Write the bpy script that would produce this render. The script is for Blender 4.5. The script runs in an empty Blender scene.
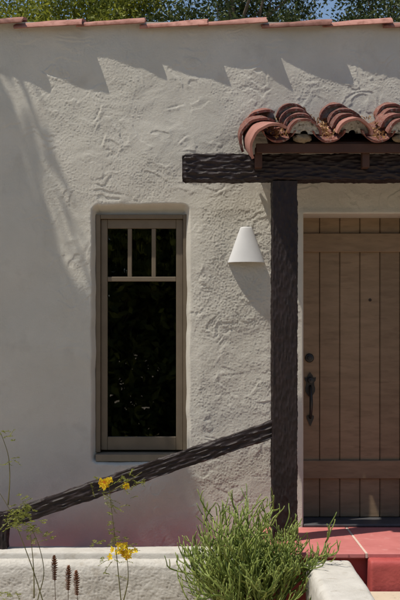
import bpy, math, random
import numpy as np

# ------------------------------------------------------------------ frame of reference
# pixels of the 400x600 photograph; the stucco wall is the plane y = 0, 7 m from the lens
F = 1050.0; VX, VY = 200.0, 338.0; D0 = 7.0; CZ = 1.45
def P(px, py, d=D0):
    """pixel at distance d from the camera plane -> world point"""
    return ((px - VX) * d / F, d - D0, CZ + (VY - py) * d / F)
SUN = np.array([-0.40, -0.21, 1.0]); SUN /= np.linalg.norm(SUN)      # towards the sun
R = math.radians
rng = np.random.default_rng(7)
random.seed(7)

scene = bpy.context.scene
col = scene.collection

# ------------------------------------------------------------------ camera
cam = bpy.data.cameras.new("camera")
cam.sensor_fit = 'VERTICAL'; cam.sensor_height = 24.0; cam.lens = 24.0 * F / 600.0
cam.shift_y = (VY - 300.0) / 600.0
cam.clip_start = 0.05; cam.clip_end = 2000
camo = bpy.data.objects.new("camera", cam); col.objects.link(camo)
camo.location = (0, -D0, CZ); camo.rotation_euler = (R(90), 0, 0)
scene.camera = camo

# ------------------------------------------------------------------ world, sun, exposure
w = bpy.data.worlds.new("World"); scene.world = w; w.use_nodes = True
nt = w.node_tree; nt.nodes.clear()
sky = nt.nodes.new('ShaderNodeTexSky'); sky.sky_type = 'NISHITA'; sky.sun_disc = False
elev = math.asin(SUN[2]); sky.sun_elevation = elev
sky.sun_rotation = math.atan2(SUN[0], SUN[1])
sky.air_density = 1.0; sky.dust_density = 0.6; sky.ozone_density = 1.0
bg = nt.nodes.new('ShaderNodeBackground'); bg.inputs[1].default_value = 0.115
wo = nt.nodes.new('ShaderNodeOutputWorld')
nt.links.new(sky.outputs[0], bg.inputs[0]); nt.links.new(bg.outputs[0], wo.inputs[0])
sl = bpy.data.lights.new("sun", 'SUN'); sl.energy = 4.6; sl.angle = R(0.53); sl.color = (1.0, 0.93, 0.82)
so = bpy.data.objects.new("sun", sl); col.objects.link(so)
from mathutils import Vector, Matrix, Euler
so.rotation_euler = Vector(SUN).to_track_quat('Z', 'Y').to_euler(); so.location = (-6, -4, 12)
scene.view_settings.view_transform = 'Standard'; scene.view_settings.look = 'None'
scene.view_settings.gamma = 1.0; scene.view_settings.exposure = 0.0
scene.render.engine = 'CYCLES'
scene.cycles.max_bounces = 8; scene.cycles.diffuse_bounces = 5

# ------------------------------------------------------------------ noise (numpy)
_perm = np.random.default_rng(11).permutation(4096)
_ga = np.random.default_rng(12).uniform(0, 2 * np.pi, 4096); _gx, _gy = np.cos(_ga), np.sin(_ga)
def _h(i, j, s): return _perm[(_perm[(i + s * 131) & 4095] + j) & 4095]
def perlin(x, y, s=0):
    xi = np.floor(x).astype(np.int64); yi = np.floor(y).astype(np.int64)
    fx = x - xi; fy = y - yi
    u = fx * fx * fx * (fx * (fx * 6 - 15) + 10); v = fy * fy * fy * (fy * (fy * 6 - 15) + 10)
    def g(a, b):
        h = _h(xi + a, yi + b, s); return _gx[h] * (fx - a) + _gy[h] * (fy - b)
    n0 = g(0, 0) * (1 - u) + g(1, 0) * u; n1 = g(0, 1) * (1 - u) + g(1, 1) * u
    return (n0 * (1 - v) + n1 * v) * 1.5
def fbm(x, y, s=0, o=4, gain=0.5):
    t = 0; a = 1.0; f = 1.0
    for k in range(o):
        t = t + a * perlin(x * f, y * f, s + k); a *= gain; f *= 2.03
    return t
def cells(x, y, s=0, jit=0.85):
    xi = np.floor(x).astype(np.int64); yi = np.floor(y).astype(np.int64)
    best = np.full(np.shape(x), 9.0)
    for a in (-1, 0, 1):
        for b in (-1, 0, 1):
            h = _h(xi + a, yi + b, s); h2 = _h(xi + a, yi + b, s + 5)
            dx = xi + a + 0.5 + (h / 4096 - 0.5) * jit - x; dy = yi + b + 0.5 + (h2 / 4096 - 0.5) * jit - y
            best = np.minimum(best, dx * dx + dy * dy)
    return best
def sstep(a, b, x):
    t = np.clip((x - a) / (b - a), 0, 1); return t * t * (3 - 2 * t)

# ------------------------------------------------------------------ object helpers
def wpos(o):
    p = Vector((0, 0, 0))
    while o is not None:
        p = p + o.location; o = o.parent
    return p
def tag(o, label, cat, group=None, kind=None):
    if label: o['label'] = label
    if cat: o['category'] = cat
    if group: o['group'] = group
    if kind: o['kind'] = kind
    return o
def thing(name, label, cat, loc, group=None):
    o = bpy.data.objects.new(name, None); col.objects.link(o); o.location = loc
    o.empty_display_size = 0.1
    return tag(o, label, cat, group)
def mesh(name, v, f, m, smooth=False):
    me = bpy.data.meshes.new(name)
    if isinstance(f, np.ndarray):
        v = np.asarray(v, dtype=np.float32); n, k = f.shape
        me.vertices.add(len(v)); me.vertices.foreach_set('co', v.ravel())
        me.loops.add(n * k); me.loops.foreach_set('vertex_index', f.astype(np.int32).ravel())
        me.polygons.add(n); me.polygons.foreach_set('loop_start', np.arange(0, n * k, k, dtype=np.int32))
        me.update(calc_edges=True); me.validate()
    else:
        me.from_pydata([tuple(map(float, q)) for q in v], [], [tuple(map(int, q)) for q in f]); me.update()
    if smooth: me.polygons.foreach_set('use_smooth', np.ones(len(me.polygons), dtype=bool)); me.update()
    if m: me.materials.append(m)
    return me
def place(name, me, parent, loc=(0, 0, 0), rot=(0, 0, 0), scale=None):
    """an object at a WORLD location, under a parent whose own rotation is zero"""
    o = bpy.data.objects.new(name, me); col.objects.link(o)
    o.parent = parent
    o.location = Vector(loc) - (wpos(parent) if parent else Vector((0, 0, 0)))
    o.rotation_euler = rot
    if scale: o.scale = scale
    return o
def obj(name, v, f, m, parent=None, smooth=False):
    """mesh given in world coordinates; its origin goes to the centre of its base"""
    v = np.asarray(v, dtype=np.float64).reshape(-1, 3)
    c = (v.min(0) + v.max(0)) / 2; c[2] = v[:, 2].min()
    return place(name, mesh(name, v - c, f, m, smooth), parent, tuple(c))

class MB:
    """collects shapes into one mesh"""
    def __init__(s): s.v = []; s.f = []; s.n = 0
    def add(s, v, f):
        v = np.asarray(v, float).reshape(-1, 3); s.v.append(v)
        s.f += [tuple(int(i) + s.n for i in q) for q in f]; s.n += len(v); return s
    def box(s, x0, x1, y0, y1, z0, z1, b=0.004):
        """box with chamfered edges"""
        b = min(b, (x1 - x0) * .3, (y1 - y0) * .3, (z1 - z0) * .3)
        v = []; idx = {}
        for sx in (0, 1):
            for sy in (0, 1):
                for sz in (0, 1):
                    X = (x0, x1)[sx]; Y = (y0, y1)[sy]; Z = (z0, z1)[sz]
                    ix = X + (b if sx == 0 else -b); iy = Y + (b if sy == 0 else -b); iz = Z + (b if sz == 0 else -b)
                    idx[sx, sy, sz, 0] = len(v); v.append((X, iy, iz))
                    idx[sx, sy, sz, 1] = len(v); v.append((ix, Y, iz))
                    idx[sx, sy, sz, 2] = len(v); v.append((ix, iy, Z))
        I = idx; f = []
        for t in (0, 1):
            q = [I[t, 0, 0, 0], I[t, 1, 0, 0], I[t, 1, 1, 0], I[t, 0, 1, 0]]; f.append(q if t else q[::-1])
            q = [I[0, t, 0, 1], I[1, t, 0, 1], I[1, t, 1, 1], I[0, t, 1, 1]]; f.append(q[::-1] if t else q)
            q = [I[0, 0, t, 2], I[1, 0, t, 2], I[1, 1, t, 2], I[0, 1, t, 2]]; f.append(q if t else q[::-1])
        for a in (0, 1):
            for c in (0, 1):
                q = [I[a, c, 0, 0], I[a, c, 1, 0], I[a, c, 1, 1], I[a, c, 0, 1]]; f.append(q if (a ^ c) else q[::-1])
                q = [I[a, 0, c, 0], I[a, 0, c, 2], I[a, 1, c, 2], I[a, 1, c, 0]]; f.append(q if (a ^ c) else q[::-1])
                q = [I[0, a, c, 1], I[1, a, c, 1], I[1, a, c, 2], I[0, a, c, 2]]; f.append(q if (a ^ c) else q[::-1])
                for e in (0, 1):
                    q = [I[a, c, e, 0], I[a, c, e, 1], I[a, c, e, 2]]; f.append(q if (a + c + e) % 2 else q[::-1])
        return s.add(v, f)
    def tube(s, pts, rad, n=6, cap=True):
        pts = np.asarray(pts, float); m = len(pts); rad = np.broadcast_to(np.asarray(rad, float), (m,))
        tg = np.gradient(pts, axis=0); tg /= np.linalg.norm(tg, axis=1)[:, None] + 1e-12
        ref = np.array([0.31, 0.87, 0.38]); a = np.cross(tg, ref)
        bad = np.linalg.norm(a, axis=1) < 1e-3
        a[bad] = np.cross(tg[bad], np.array([1., 0, 0])); a /= np.linalg.norm(a, axis=1)[:, None]
        b = np.cross(tg, a); th = np.arange(n) * 2 * np.pi / n
        v = (pts[:, None, :] + rad[:, None, None] * (np.cos(th)[None, :, None] * a[:, None, :] + np.sin(th)[None, :, None] * b[:, None, :])).reshape(-1, 3)
        f = []
        for i in range(m - 1):
            for j in range(n):
                k = (j + 1) % n; f.append((i * n + j, i * n + k, (i + 1) * n + k, (i + 1) * n + j))
        if cap: f.append(tuple(range(n))[::-1]); f.append(tuple((m - 1) * n + j for j in range(n)))
        return s.add(v, f)
    def prism(s, poly, y0, y1):
        """outline in x,z extruded from y0 to y1"""
        n = len(poly); v = [(x, y0, z) for x, z in poly] + [(x, y1, z) for x, z in poly]
        f = [tuple(range(n)), tuple(range(2 * n - 1, n - 1, -1))]
        for i in range(n): j = (i + 1) % n; f.append((i, i + n, j + n, j))
        return s.add(v, f)
    def lathe(s, c, prof, n=24, axis='z'):
        """prof: list of (radius, offset along the axis)"""
        th = np.arange(n) * 2 * np.pi / n; v = []
        for r, h in prof:
            for t in th:
                q = (r * math.cos(t), r * math.sin(t), h) if axis == 'z' else (r * math.cos(t), h, r * math.sin(t))
                v.append((c[0] + q[0], c[1] + q[1], c[2] + q[2]))
        f = []; m = len(prof)
        for i in range(m - 1):
            for j in range(n):
                k = (j + 1) % n; f.append((i * n + j, i * n + k, (i + 1) * n + k, (i + 1) * n + j))
        f.append(tuple(range(n))[::-1]); f.append(tuple((m - 1) * n + j for j in range(n)))
        return s.add(v, f)
    def build(s, name, m, parent=None, smooth=False): return obj(name, np.concatenate(s.v), s.f, m, parent, smooth)

def grid_faces(nu, nv, keep=None):
    i = np.arange(nu - 1)[:, None]; j = np.arange(nv - 1)[None, :]
    a = i * nv + j
    f = np.stack([a, a + nv, a + nv + 1, a + 1], -1)
    if keep is not None: return f[keep]
    return f.reshape(-1, 4)

# ------------------------------------------------------------------ materials
def mat(name, c1, c2, scale=6.0, rough=0.8, bump=0.0, bscale=200.0, bdist=0.002, c3=None, scale3=30.0, th3=(0.55, 0.68), spec=0.3, stretch=None, metal=0.0, b2=None, rand=0.0):
    m = bpy.data.materials.new(name); m.use_nodes = True; n = m.node_tree.nodes; l = m.node_tree.links
    p = n['Principled BSDF']; p.inputs['Roughness'].default_value = rough; p.inputs['Metallic'].default_value = metal
    p.inputs['Specular IOR Level'].default_value = spec
    g = n.new('ShaderNodeNewGeometry'); src = g.outputs['Position']
    if stretch:
        mp = n.new('ShaderNodeMapping'); mp.inputs['Scale'].default_value = stretch; l.new(src, mp.inputs[0]); src = mp.outputs[0]
    t = n.new('ShaderNodeTexNoise'); t.inputs['Scale'].default_value = scale; t.inputs['Detail'].default_value = 6; t.inputs['Roughness'].default_value = 0.6
    l.new(src, t.inputs['Vector'])
    r = n.new('ShaderNodeValToRGB'); r.color_ramp.elements[0].position = 0.32; r.color_ramp.elements[1].position = 0.68
    r.color_ramp.elements[0].color = (*c1, 1); r.color_ramp.elements[1].color = (*c2, 1); l.new(t.outputs[0], r.inputs[0])
    out = r.outputs[0]
    if c3:
        t3 = n.new('ShaderNodeTexNoise'); t3.inputs['Scale'].default_value = scale3; t3.inputs['Detail'].default_value = 5; l.new(src, t3.inputs['Vector'])
        r3 = n.new('ShaderNodeMapRange'); r3.inputs[1].default_value = th3[0]; r3.inputs[2].default_value = th3[1]; l.new(t3.outputs[0], r3.inputs[0])
        mx = n.new('ShaderNodeMix'); mx.data_type = 'RGBA'; l.new(r3.outputs[0], mx.inputs[0]); l.new(out, mx.inputs[6]); mx.inputs[7].default_value = (*c3, 1); out = mx.outputs[2]
    if rand:                                             # each piece was fired or weathered a little differently
        oi = n.new('ShaderNodeObjectInfo'); mr = n.new('ShaderNodeMapRange'); mr.inputs[3].default_value = 1 - rand; mr.inputs[4].default_value = 1 + rand; l.new(oi.outputs['Random'], mr.inputs[0])
        hs = n.new('ShaderNodeHueSaturation'); l.new(mr.outputs[0], hs.inputs['Value']); l.new(out, hs.inputs['Color']); out = hs.outputs[0]
    l.new(out, p.inputs['Base Color'])
    if bump:
        tb = n.new('ShaderNodeTexNoise'); tb.inputs['Scale'].default_value = bscale; tb.inputs['Detail'].default_value = 4; tb.inputs['Roughness'].default_value = 0.6; l.new(src, tb.inputs['Vector'])
        h = tb.outputs[0]
        if b2:
            tc = n.new('ShaderNodeTexNoise'); tc.inputs['Scale'].default_value = b2; tc.inputs['Detail'].default_value = 3; l.new(src, tc.inputs['Vector'])
            ad = n.new('ShaderNodeMath'); ad.operation = 'ADD'; l.new(h, ad.inputs[0]); l.new(tc.outputs[0], ad.inputs[1]); h = ad.outputs[0]
        b = n.new('ShaderNodeBump'); b.inputs['Strength'].default_value = bump; b.inputs['Distance'].default_value = bdist; l.new(h, b.inputs['Height']); l.new(b.outputs[0], p.inputs['Normal'])
    return m
def leafmat(name, c1, c2, trans=0.35, rough=0.5):
    m = bpy.data.materials.new(name); m.use_nodes = True; n = m.node_tree.nodes; l = m.node_tree.links
    p = n['Principled BSDF']; p.inputs['Roughness'].default_value = rough; p.inputs['Specular IOR Level'].default_value = 0.35
    g = n.new('ShaderNodeNewGeometry'); r = n.new('ShaderNodeValToRGB')
    r.color_ramp.elements[0].color = (*c1, 1); r.color_ramp.elements[1].color = (*c2, 1); l.new(g.outputs['Random Per Island'], r.inputs[0])
    l.new(r.outputs[0], p.inputs['Base Color'])
    tr = n.new('ShaderNodeBsdfTranslucent'); l.new(r.outputs[0], tr.inputs[0])
    mx = n.new('ShaderNodeMixShader'); mx.inputs[0].default_value = trans
    l.new(p.outputs[0], mx.inputs[1]); l.new(tr.outputs[0], mx.inputs[2]); l.new(mx.outputs[0], n['Material Output'].inputs[0])
    return m
M = {}
M['stucco'] = mat('cream_stucco', (.55, .525, .455), (.63, .60, .525), 2.6, .9, .85, 190, .0038, c3=(.515, .485, .42), scale3=5.5, th3=(.58, .75), spec=.2, b2=700)
M['garden_stucco'] = mat('white_stucco', (.50, .475, .425), (.60, .575, .525), 7, .9, .6, 150, .004, c3=(.42, .38, .32), scale3=16, th3=(.58, .75), spec=.2, b2=420)
M['cap_tile'] = mat('parapet_terracotta', (.29, .135, .105), (.40, .205, .165), 9, .85, .5, 130, .003, c3=(.20, .085, .06), scale3=20, th3=(.48, .70), rand=.22, b2=45)
M['tile'] = mat('roof_terracotta', (.12, .042, .032), (.23, .09, .066), 14, .85, .6, 120, .004, c3=(.27, .235, .205), scale3=60, th3=(.54, .70), rand=.3)
M['tile_plain'] = mat('rake_terracotta', (.28, .125, .095), (.38, .185, .145), 10, .85, .3, 120, .002)
M['fill'] = mat('grey_mortar_fill', (.20, .195, .175), (.44, .43, .40), 45, .95, .9, 110, .008, c3=(.09, .075, .06), scale3=38, th3=(.56, .66))
M['mortar'] = mat('old_mortar', (.13, .10, .065), (.24, .19, .13), 30, .95, .8, 90, .006)
M['hewn'] = mat('dark_hewn_timber', (.010, .0058, .0056), (.023, .0135, .0128), 18, .55, .35, 160, .002, spec=.30)
M['fascia'] = mat('brown_painted_board', (.045, .02, .0125), (.064, .029, .018), 8, .6, .2, 90, .001)
M['frame'] = mat('taupe_window_paint', (.135, .105, .07), (.16, .125, .085), 10, .5, .1, 160, .001)
M['sill'] = mat('taupe_sill_paint', (.19, .155, .11), (.23, .19, .135), 10, .5, .1, 160, .001)
M['door'] = mat('taupe_door_wood', (.20, .14, .085), (.265, .188, .118), 5, .62, .45, 40, .002, rand=.10, stretch=(1, 1, 5.0), c3=(.17, .115, .07), scale3=9, th3=(.55, .8))
M['iron'] = mat('black_iron', (.012, .011, .010), (.022, .02, .018), 30, .45, .3, 120, .001, spec=.5)
M['brown'] = mat('dark_brown_knot', (.03, .018, .010), (.045, .027, .015), 30, .5)
M['threshold'] = mat('grey_threshold', (.06, .06, .065), (.09, .09, .095), 20, .5, .1)
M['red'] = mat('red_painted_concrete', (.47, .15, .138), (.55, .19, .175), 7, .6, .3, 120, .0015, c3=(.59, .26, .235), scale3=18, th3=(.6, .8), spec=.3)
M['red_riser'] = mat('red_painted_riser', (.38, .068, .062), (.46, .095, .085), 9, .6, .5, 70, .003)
M['red_walk'] = mat('red_painted_walk', (.50, .085, .075), (.58, .115, .10), 7, .6, .3, 120, .0015)
M['grout'] = mat('pale_grout', (.55, .42, .35), (.65, .52, .44), 30, .9)
M['lamp'] = mat('white_plaster_lamp', (.55, .55, .545), (.60, .60, .595), 8, .6, .1, 90, .001)
M['path'] = mat('tan_concrete', (.52, .43, .32), (.60, .50, .38), 4, .9, .4, 120, .002, c3=(.36, .30, .23), scale3=30, th3=(.6, .75))
M['ground'] = mat('tan_earth', (.38, .315, .235), (.49, .415, .315), 3, .95, .6, 60, .01, c3=(.26, .21, .15), scale3=14, th3=(.55, .75))
M['bark'] = mat('grey_bark', (.09, .07, .05), (.16, .13, .10), 12, .9, .8, 40, .01)
M['stem'] = mat('green_brown_stem', (.10, .095, .03), (.17, .15, .06), 40, .7)
M['twig'] = leafmat('pencil_stem_green', (.11, .165, .028), (.29, .34, .085), .12, .45)
M['woody'] = mat('shrub_wood', (.10, .06, .035), (.17, .11, .06), 40, .8)
M['leaf_bright'] = leafmat('yellow_green_leaf', (.10, .13, .014), (.30, .31, .04), .45)
M['leaf_dark'] = leafmat('dark_green_leaf', (.022, .040, .010), (.075, .095, .022), .25)
M['leaf_hedge'] = leafmat('hedge_leaf', (.05, .08, .012), (.20, .22, .035), .45)
M['feather'] = leafmat('feathery_leaflet', (.16, .19, .03), (.30, .31, .07), .4)
M['petal'] = leafmat('yellow_petal', (.76, .55, .015), (.88, .70, .04), .35, .6)
M['spike'] = leafmat('rusty_flower_bud', (.15, .06, .03), (.30, .13, .065), .2, .6)
M['stamen'] = mat('red_stamen', (.5, .10, .02), (.6, .16, .03), 30, .6)
M['dry'] = leafmat('dry_leaf', (.26, .13, .05), (.52, .33, .16), .2, .8)
def glassmat():
    m = bpy.data.materials.new('dark_window_glass'); m.use_nodes = True; n = m.node_tree.nodes; l = m.node_tree.links
    n.remove(n['Principled BSDF'])
    fr = n.new('ShaderNodeFresnel'); fr.inputs[0].default_value = 2.2
    tr = n.new('ShaderNodeBsdfTransparent'); tr.inputs[0].default_value = (.30, .31, .28, 1)
    gl = n.new('ShaderNodeBsdfGlossy'); gl.inputs['Roughness'].default_value = 0.012
    te = n.new('ShaderNodeTexNoise'); te.inputs['Scale'].default_value = 3.0
    b = n.new('ShaderNodeBump'); b.inputs['Strength'].default_value = .03; b.inputs['Distance'].default_value = .008
    l.new(te.outputs[0], b.inputs['Height']); l.new(b.outputs[0], gl.inputs['Normal'])
    mx = n.new('ShaderNodeMixShader'); l.new(fr.outputs[0], mx.inputs[0]); l.new(tr.outputs[0], mx.inputs[1]); l.new(gl.outputs[0], mx.inputs[2])
    l.new(mx.outputs[0], n['Material Output'].inputs[0]); return m
M['glass'] = glassmat()

# ================================================================== SETTING
SLAB = CZ - 1.26                      # top of the red porch floor
BED = -0.30
mb = MB(); mb.add([(-400, -400, BED), (400, -400, BED), (400, 400, BED), (-400, 400, BED)], [(0, 1, 2, 3)])
tag(mb.build('ground', M['ground']), None, None, kind='structure')
mb = MB(); mb.box(.90, 4.2, -9.0, -.985, BED - .05, 0.0, .01)
tag(mb.build('path', M['path']), None, None, kind='structure')

# porch floor: two poured red panels with a pale joint, overhanging the riser
pf = thing('porch_floor', None, None, (1.3, -.4, SLAB)); tag(pf, None, None, kind='structure')
FR = -.85
JX = .977
for a, b in ((.405, JX - .007), (JX + .007, 2.3)):
    mb = MB(); mb.box(a, b, FR, -.004, SLAB - .032, SLAB, .006); mb.build('floor_panel', M['red'], pf)
mb = MB(); mb.box(JX - .007, JX + .007, FR + .003, -.006, SLAB - .03, SLAB - .002, .001); mb.build('joint', M['grout'], pf)
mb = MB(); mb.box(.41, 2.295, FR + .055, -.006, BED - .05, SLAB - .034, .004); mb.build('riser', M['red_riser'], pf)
# proud lower step block on the right
# red walk and step behind the garden wall
st = thing('walkway', None, None, (-.8, -.2, -.1)); tag(st, None, None, kind='structure')
mb = MB(); mb.box(-.02, .403, -.345, -.004, BED - .05, CZ - 1.405, .01); mb.build('tread', M['red_walk'], st)
mb = MB(); mb.box(-.85, -.024, -.345, -.004, BED - .05, CZ - 1.42, .01); mb.build('tread', M['red_walk'], st)
mb = MB(); mb.box(-4.0, -.854, -.345, -.004, BED - .05, CZ - 1.56, .01); mb.build('tread', M['red_walk'], st)

# ================================================================== HOUSE
house = thing('house', 'cream stucco house wall with a tall taupe window, plank door and terracotta coped parapet', 'house', (0, .1, BED))
WX0, WX1, WZ0, WZ1 = (93.5 - 200) / 150, (187.5 - 200) / 150, CZ + (338 - 462) / 150, CZ + (338 - 206.5) / 150
DX0, DX1, DZ1 = (303.5 - 200) / 150, (303.5 - 200) / 150 + .95, CZ + (338 - 213.5) / 150
TOP = CZ + (338 - 25) / 150
def rr_sdf(x, z, x0, x1, z0, z1, r):
    """signed distance to a rounded rectangle, negative inside"""
    qx = np.abs(x - (x0 + x1) / 2) - (x1 - x0) / 2 + r; qz = np.abs(z - (z0 + z1) / 2) - (z1 - z0) / 2 + r
    return np.hypot(np.maximum(qx, 0), np.maximum(qz, 0)) + np.minimum(np.maximum(qx, qz), 0) - r
def marks(x, z, h, items):
    """single trowel strokes: (x, z, angle, length, width, height)"""
    for (cx, cz, an, L, wd, hg) in items:
        i0, i1 = np.searchsorted(gx, (cx - L, cx + L)); j0, j1 = np.searchsorted(gz, (cz - L, cz + L))
        if i1 <= i0 or j1 <= j0: continue
        sx, sz = x[i0:i1, j0:j1] - cx, z[i0:i1, j0:j1] - cz; c, s_ = math.cos(an), math.sin(an)
        p = sx * c + sz * s_; q = -sx * s_ + sz * c + 6.0 * p * p * math.sin(cx * 40) * .3 + .004 * perlin(p * 30 + cx * 9, q_ := sz * 0, 77)
        along = sstep(L / 2, L * .2, np.abs(p)) * (.6 + .6 * perlin(p * 45 + cx * 31, q_ + cz, 78))
        prof = np.where(q > 0, np.exp(-(q / wd) ** 2), np.exp(-(q / (wd * 3.2)) ** 2)) - .55 * np.exp(-((q - 1.8 * wd) / (1.3 * wd)) ** 2)
        h[i0:i1, j0:j1] += hg * along * prof
    return h
def stucco(x, z):
    """outward relief of the hand-trowelled plaster in metres"""
    wx = x + .06 * fbm(x * 4, z * 4, 40, 2); wz = z + .06 * fbm(x * 4 + 9, z * 4, 44, 2)
    big = .009 * fbm(x * 1.6, z * 1.6, 1, 2)
    lumps = .0024 * fbm(wx * 6.5, wz * 6.5, 3, 4, .50)
    pn = fbm(wx * 3.0, wz * 3.6, 14, 2) * 2.4 + .22 * fbm(x * 20, z * 20, 15, 2); fr = pn - np.floor(pn)
    lips = .0028 * (sstep(0, .10, fr) * (1 - .95 * sstep(.12, .9, fr))) * sstep(-.15, .35, fbm(x * 4.1, z * 4.1, 25, 2))
    grm = sstep(-.30, .35, fbm(x * 2.6 + 3, z * 2.6, 28, 3))
    grain = fbm(x * 92, z * 92, 31, 2); grain = np.where(grain > 0, grain, grain * .45)
    soft = sstep(-1.15, -.6, x + .28 * (z - CZ)) * .78 + .22          # the left of the wall was floated smoother
    rough_r = sstep(-.09, .02, x) * sstep(.49, .44, x) * sstep(CZ + 1.02, CZ + .8, z) * sstep(CZ - 1.25, CZ - .45, z)
    h = big + soft * (lumps + lips + grain * .00165 * (.55 + .75 * grm)) + rough_r * (.00095 * grain + .0008 * fbm(x * 36, z * 36, 36, 2))
    h = h + .012 * rough_r * (1 - .6 * sstep(.1, .45, x))             # thicker hand-built plaster right of the window
    r = np.random.default_rng(55); items = []
    for k in range(120):
        a_ = r.normal(1.05, .35) if k % 2 else r.normal(.15, .35)
        items.append((r.uniform(-1.0, 1.4), r.uniform(CZ - 1.3, TOP - .1), a_, r.uniform(.05, .17), r.uniform(.003, .006), r.uniform(.0006, .0022)))
    w_ = lambda px, py: ((px - 200) / 150, CZ + (338 - py) / 150)
    items += [(*w_(99, 115), 1.15, .17, .006, .006), (*w_(104, 141), 1.25, .13, .005, .005), (*w_(96, 128), 1.1, .10, .004, .003)]
    for k, a_ in enumerate((.2, .5, .8, 1.1, 1.4, 1.7)): items.append((*w_(48 + 4.2 * k, 68 + 1.2 * k), a_ + .5, .09, .004, .0048))
    items += [(*w_(50, 76), -.35, .20, .005, .0045), (*w_(66, 79), .3, .10, .005, .004), (*w_(175, 108), .25, .16, .005, .004), (*w_(183, 140), .7, .12, .005, .004), (*w_(222, 191), .5, .14, .006, .004)]
    return marks(x, z, h, items)
def lines(a, b, fa, fb, fine, coarse):
    out = list(np.arange(a, fa, coarse)) + list(np.arange(fa, fb, fine)) + list(np.linspace(fb, b, max(2, int((b - fb) / coarse))))
    return np.array(sorted(set(np.round(out, 5))))
def snap(arr, *vals):
    for v in vals: arr[np.argmin(np.abs(arr - v))] = v
    return arr
HX0, HX1, HZ0, HZ1 = WX0 + .028, WX1 - .012, WZ0 + .014, WZ1 - .045     # hole for the window frame
gx = snap(lines(-4.5, 4.5, -1.42, 1.42, .0048, .12), HX0, HX1, DX0, DX1)
gz = snap(lines(BED - .05, TOP + .02, .02, TOP + .02, .0048, .12), HZ0, HZ1, SLAB, DZ1)
X, Z = np.meshgrid(gx, gz, indexing='ij')
H = stucco(X, Z)
s1 = rr_sdf(X + .006 * perlin(X * 7, Z * 7, 51), Z + .006 * perlin(X * 7, Z * 7, 52), WX0, WX1, WZ0, WZ1, .03)
s1 = s1 + .010 * sstep(WX1 - .1, WX1, X) * 0
rec = sstep(.022, -.030, s1)
H = H * (1 - .8 * rec) - .085 * rec
s2 = rr_sdf(X, Z, DX0, DX1, -1.0, DZ1, .012)
H = H * sstep(-.002, .05, s2) - .008 * sstep(.008, -.001, s2)
H = H * sstep(TOP + .03, TOP - .04, Z)
Y = -H
cxm = (gx[:-1] + gx[1:])[:, None] / 2; czm = (gz[:-1] + gz[1:])[None, :] / 2
hole = ((cxm > HX0) & (cxm < HX1) & (czm > HZ0) & (czm < HZ1)) | ((cxm > DX0) & (cxm < DX1) & (czm < DZ1))
V = np.stack([X, Y, Z], -1).reshape(-1, 3); Fq = grid_faces(len(gx), len(gz), ~hole)
# reveals: run the edge of each opening straight back, then close the body of the house behind
extra_v = []; extra_f = []; base = len(V)
def back(pts, yb):
    global base
    n = len(pts); extra_v.extend(pts); extra_v.extend([(p[0], yb, p[2]) for p in pts])
    for i in range(n - 1): extra_f.append((base + i, base + i + 1, base + n + i + 1, base + n + i))
    base += 2 * n
ix = lambda a, v: int(np.argmin(np.abs(a - v)))
def ring(x0, x1, z0, z1, yb, bottom=True):
    i0, i1, j0, j1 = ix(gx, x0), ix(gx, x1), ix(gz, z0), ix(gz, z1)
    p = lambda i, j: (X[i, j], Y[i, j], Z[i, j])
    back([p(i0, j) for j in range(j0, j1 + 1)], yb); back([p(i, j1) for i in range(i0, i1 + 1)], yb)
    back([p(i1, j) for j in range(j1, j0 - 1, -1)], yb)
    if bottom: back([p(i, j0) for i in range(i1, i0 - 1, -1)], yb)
ring(HX0, HX1, HZ0, HZ1, .20); ring(DX0, DX1, gz[0], DZ1, .34, False)
def quad(*q):
    global base
    extra_v.extend(q); extra_f.append((base, base + 1, base + 2, base + 3)); base += 4
xa, xb, yb, zb, zr = -4.5, 4.5, 7.0, BED - .05, TOP - .22
quad((xa, 0, TOP + .02), (xb, 0, TOP + .02), (xb, .20, TOP + .02), (xa, .20, TOP + .02))
quad((xa, .20, TOP + .02), (xb, .20, TOP + .02), (xb, .20, zr), (xa, .20, zr))
quad((xa, .20, zr), (xb, .20, zr), (xb, yb, zr), (xa, yb, zr))
quad((xa, 0, zb), (xa, 0, TOP), (xa, yb, TOP), (xa, yb, zb)); quad((xb, 0, zb), (xb, 0, TOP), (xb, yb, TOP), (xb, yb, zb))
quad((xa, yb, zb), (xb, yb, zb), (xb, yb, zr), (xa, yb, zr))
quad((xa, .5, .04), (xb, .5, .04), (xb, yb, .04), (xa, yb, .04))
Vall = np.concatenate([V, np.array(extra_v)]); Fall = np.concatenate([Fq, np.array(extra_f)])
obj('wall', Vall, Fall, M['stucco'], house, True)

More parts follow.
